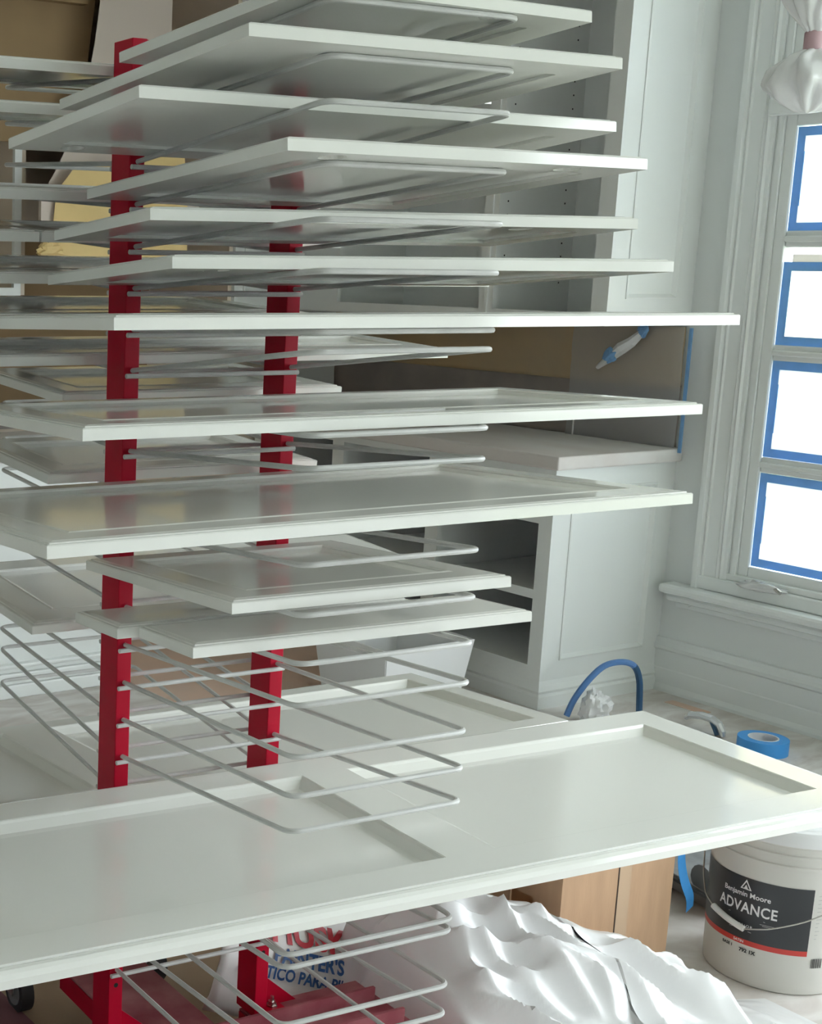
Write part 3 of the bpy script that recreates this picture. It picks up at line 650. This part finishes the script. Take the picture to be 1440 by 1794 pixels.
# drop-cloth heap
RID = [(1.86, .0), (1.93, .10), (1.95, .22), (2.0, .272), (2.11, .288), (2.21, .25), (2.32, .207), (2.37, .18), (2.47, .14), (2.54, .11), (2.58, .05), (2.64, .03), (2.72, .012), (2.8, 0)]
def lerp_tab(tab, x):
    if x <= tab[0][0]: return tab[0][1]
    for p, q in zip(tab[:-1], tab[1:]):
        if x <= q[0]: return p[1] + (q[1] - p[1]) * (x - p[0]) / (q[0] - p[0])
    return tab[-1][1]
def heap_h(x, y):
    base = lerp_tab(RID, x); cy = 2.135 - .41 * (x - 1.85); d = y - cy
    s_ = .035 if x > 2.29 else .12
    g = math.exp(-abs(d / (s_ if d > 0 else .27)) ** (3 if d > 0 else 1.9))
    p = x * .80 + y * .60; q = -x * .60 + y * .80                      # folds run down the slope from the ridge
    fold = 1 - abs(noise.noise(Vector((p * 10 + .5 * math.sin(q * 9), q * 4.0, 1.9)))) * 2.6
    fine = 1 - abs(noise.noise(Vector((p * 17 + q * 5, q * 6 - p * 3, 3.1)))) * 2.4
    h = base * g
    return max(.003, h + (.060 * fold + .030 * fine) * min(1, h * 9) * (1 - math.exp(-abs(d) * 22)))
def heap_pt(u, v):
    x = 1.86 + .94 * u; cy = 2.135 - .41 * (x - 1.85); y = cy - .52 + (.52 + (.04 if x > 2.29 else .12)) * v
    if x > 2.29: y = min(y, 1.949)
    return Vector((x, y, heap_h(x, y)))
hp_ = MB().grid(170, 110, heap_pt)
tag(hp_.build('plastic_drop_sheet', M_PLAST, origin=(2.2, 1.75, 0), smooth=True, sharp=40), 'heap of crumpled white plastic sheeting in front of the cardboard box', 'plastic sheet')
# printed plastic roll bag
PO = Vector((1.875, 2.20, .108))
bgx = Vector((.90, -.10, -.34)).normalized(); bgn = Vector((-.40, -.72, .50)); bgn = (bgn - bgx * bgn.dot(bgx)).normalized(); bgy = bgn.cross(bgx).normalized()
bag = thing('plastic_sheeting_package', 'white plastic sheeting package with red and blue printing beside the red post', 'package', PO)
def bagpt(x, y, o=0): return PO + bgx * x + bgy * y + bgn * (o + .05 * math.cos(min(1, abs(y) / .13) * 1.5))
MB().grid(30, 20, lambda u, v: bagpt(-.26 + .58 * u, -.13 + .27 * v, .006 * fbm(u * 5, v * 5, 3, 3))).build('wrapper', mat('white_wrapper', (.82, .80, .78), rough=.35), bag, smooth=True, sharp=180, solid=.004)
def bag_text(body, x, y, size, m, bold, sx):
    vs, fs = text_mesh(body, size, bold, 1, sx)
    MB().add([bagpt(x + a, y + b, .009) for a, b in vs], fs).build('lettering', m, bag)
bag_text('HUSKY', -.02, .048, .072, M_BAGRED, .0025, 1.1)
bag_text("PAINTER'S PLASTIC", .035, -.002, .042, M_BAGBLUE, .0014, .95)
bag_text('PLASTICO PARA PINTAR', -.045, -.038, .033, M_BAGBLUE, .0010, .95)
MB().add([bagpt(x, y, .009) for x, y in ((-.10, .118), (.30, .118), (.30, .106), (.10, .106))], [(0, 1, 2, 3)]).build('red_stripe', M_BAGRED, bag)

tag(MB().box(.5, 1.335, 1.9, 3.3, .0035, .006).build('floor_layer', mat('shaded_plum', (.24, .11, .13), rough=.9), origin=(.9, 2.6, 0)), 'plum red flat stand-in for the shaded rack base on the brown floor paper', 'rack base stand-in')  # stand-in for the rack base in shadow; plum red holds part of that shade
# floor sheets, tape, hose, tool, bin
tag(MB().box(2.86, 3.95, 4.12, 5.25, 0, .003).build('rosin_paper', M_ROSIN, origin=(3.4, 4.5, 0)), 'peach rosin paper sheet on the floor between island and cabinets', 'floor paper')
tag(MB().box(4.49, 4.535, 3.22, 3.38, 0, .002).build('rosin_paper_scrap', M_ROSIN, origin=(4.51, 3.3, 0)), 'small peach paper scrap on the floor near the baseboard', 'paper scrap')
tag(MB().box(.7, 1.95, 1.9, 3.3, 0, .003).build('kraft_floor_sheet', mat('brown_floor_paper', (.44, .31, .20), rough=.8, col2=(.38, .27, .18), nscale=4), origin=(1.3, 2.6, 0)), 'brown paper sheet on the floor under the drying rack', 'floor paper')
d0 = Vector((1.515, 2.60, .004)); dirn = (Wv).normalized(); sd_ = U
tag(MB().add([d0 - sd_ * .024 - dirn * .30, d0 + sd_ * .024 - dirn * .30, d0 + sd_ * .024 + dirn * .9, d0 - sd_ * .024 + dirn * .9], [(0, 1, 2, 3)]).build('orange_tape_strip', M_ORANGE, origin=d0, solid=.001), 'orange tape strip on the brown floor paper', 'tape')
tp = Vector((4.31, 2.86, 0)); tpe = thing('tape_roll', 'roll of blue painters tape lying on the floor', 'tape roll', tp)
MB().lathe([(.046, 0), (.078, 0), (.078, .048), (.046, .048), (.046, 0)], tp, n=40, cap=False).build('tape', mat('bright_blue_tape', (.06, .34, .80), rough=.5), tpe, smooth=True)
MB().lathe([(.043, .001), (.047, .001), (.047, .0495), (.043, .0495), (.043, .001)], tp, n=40, cap=False).build('core', M_WHITE, tpe, smooth=True)
MB().lathe([(.0428, .02), (.001, .02)], tp, n=40, cap=False).build('core_label', M_TAPED, tpe)
wt = thing('wrapped_tool', 'foil-wrapped spray tool handle lying on the floor near the tape roll', 'tool', (4.36, 3.1, 0))
MB().tube([(4.36, 3.19, .014), (4.345, 3.16, .035), (4.335, 3.11, .048), (4.325, 3.06, .05), (4.32, 3.03, .04), (4.318, 3.015, .018), (4.318, 3.01, .004)], [.008, .013, .014, .014, .013, .012, .008], n=9).build('foil_wrap', M_FOIL, wt)
MB().tube([(4.325, 3.06, .042), (4.318, 3.04, .022), (4.318, 3.03, .004)], .011, n=10).build('handle', M_HOSED, wt, smooth=True)
hs_ = thing('air_hose', 'blue hose arching up from the floor beside the base cabinet', 'hose', (4.1, 3.35, 0))
hc = [(3.98, 3.38, .02), (4.0, 3.37, .08), (4.04, 3.35, .15), (4.09, 3.33, .20), (4.14, 3.30, .215), (4.18, 3.28, .20), (4.20, 3.27, .15), (4.205, 3.265, .07), (4.205, 3.26, .006)]
hpth = []
for i in range(len(hc) - 1):
    p0 = Vector(hc[max(i - 1, 0)]); p1 = Vector(hc[i]); p2 = Vector(hc[i + 1]); p3 = Vector(hc[min(i + 2, len(hc) - 1)])
    for s in range(5):
        t = s / 5; hpth.append(.5 * (2 * p1 + (p2 - p0) * t + (2 * p0 - 5 * p1 + 4 * p2 - p3) * t * t + (-p0 + 3 * p1 - 3 * p2 + p3) * t ** 3))
hpth.append(Vector(hc[-1]))
MB().tube(hpth[:26], .011, n=10).build('blue_section', M_HOSE, hs_, smooth=True); MB().tube(hpth[25:], .0112, n=10).build('dark_section', M_HOSED, hs_, smooth=True)
tag(crumple((4.035, 3.31, .055), .045, .05, .062, .5, 21).build('plastic_bag', M_PLAST, origin=(4.02, 3.34, 0), smooth=True, sharp=40), 'crumpled clear plastic bag on the floor by the blue hose', 'plastic bag')
sb = thing('storage_bin', 'low white open storage bin on the floor before the base cabinet', 'bin', (3.6, 3.85, 0))
def bin_wall(p, q): return MB().add([(p[0], p[1], 0), (q[0], q[1], 0), (q[0] + (q[0] - 3.62) * .18, q[1] + (q[1] - 3.88) * .18, .24), (p[0] + (p[0] - 3.62) * .18, p[1] + (p[1] - 3.88) * .18, .24)], [(0, 1, 2, 3)])
cb_ = [(3.45, 3.72), (3.80, 3.72), (3.80, 4.05), (3.45, 4.05)]
for i in range(4): bin_wall(cb_[i], cb_[(i + 1) % 4]).build('side', M_WHITE, sb, solid=.006)
MB().box(3.45, 3.80, 3.72, 4.05, 0, .006).build('bottom', M_WHITE, sb)

# plastic-wrapped pendant in front of the window
PC = Vector((3.897, 2.673, 0))
pw = thing('wrapped_pendant_lamp', 'pendant lamp wrapped in clear plastic bag cinched with pink tape by the window', 'pendant lamp', (PC.x, PC.y, 2.0))
def bagsurf(prof, seed, nfold=11):
    def fn(u, v):
        a = 2 * math.pi * u; i = v * (len(prof) - 1); k = min(int(i), len(prof) - 2); t = i - k
        r = prof[k][0] * (1 - t) + prof[k + 1][0] * t; z = prof[k][1] * (1 - t) + prof[k + 1][1] * t
        f = 1 + .10 * math.sin(a * nfold + seed + 3 * fbm(v * 2, a, seed, 2)) + .30 * fbm(math.cos(a) * 1.5 + seed, math.sin(a) * 1.5, v * 3, 3)
        return Vector((PC.x + r * f * math.cos(a), PC.y + r * f * math.sin(a), z))
    return MB().grid(90, 24, fn)
bagsurf([(.16, 2.52), (.15, 2.42), (.11, 2.32), (.06, 2.25), (.024, 2.20)], 1).build('upper_wrap', M_PLAST, pw, smooth=True, sharp=60)
bagsurf([(.024, 2.155), (.06, 2.14), (.095, 2.11), (.105, 2.06), (.08, 2.02), (.03, 1.99), (.004, 1.985)], 4, 8).build('lower_wrap', M_PLAST, pw, smooth=True, sharp=60)
MB().lathe([(.022, 2.15), (.026, 2.155), (.026, 2.20), (.022, 2.205)], PC, n=20).build('cinch_tape', M_PINKTAPE, pw, smooth=True)
MB().tube([(PC.x, PC.y, 2.45), (PC.x, PC.y, 3.0)], .006).build('cord', M_BLACK, pw)
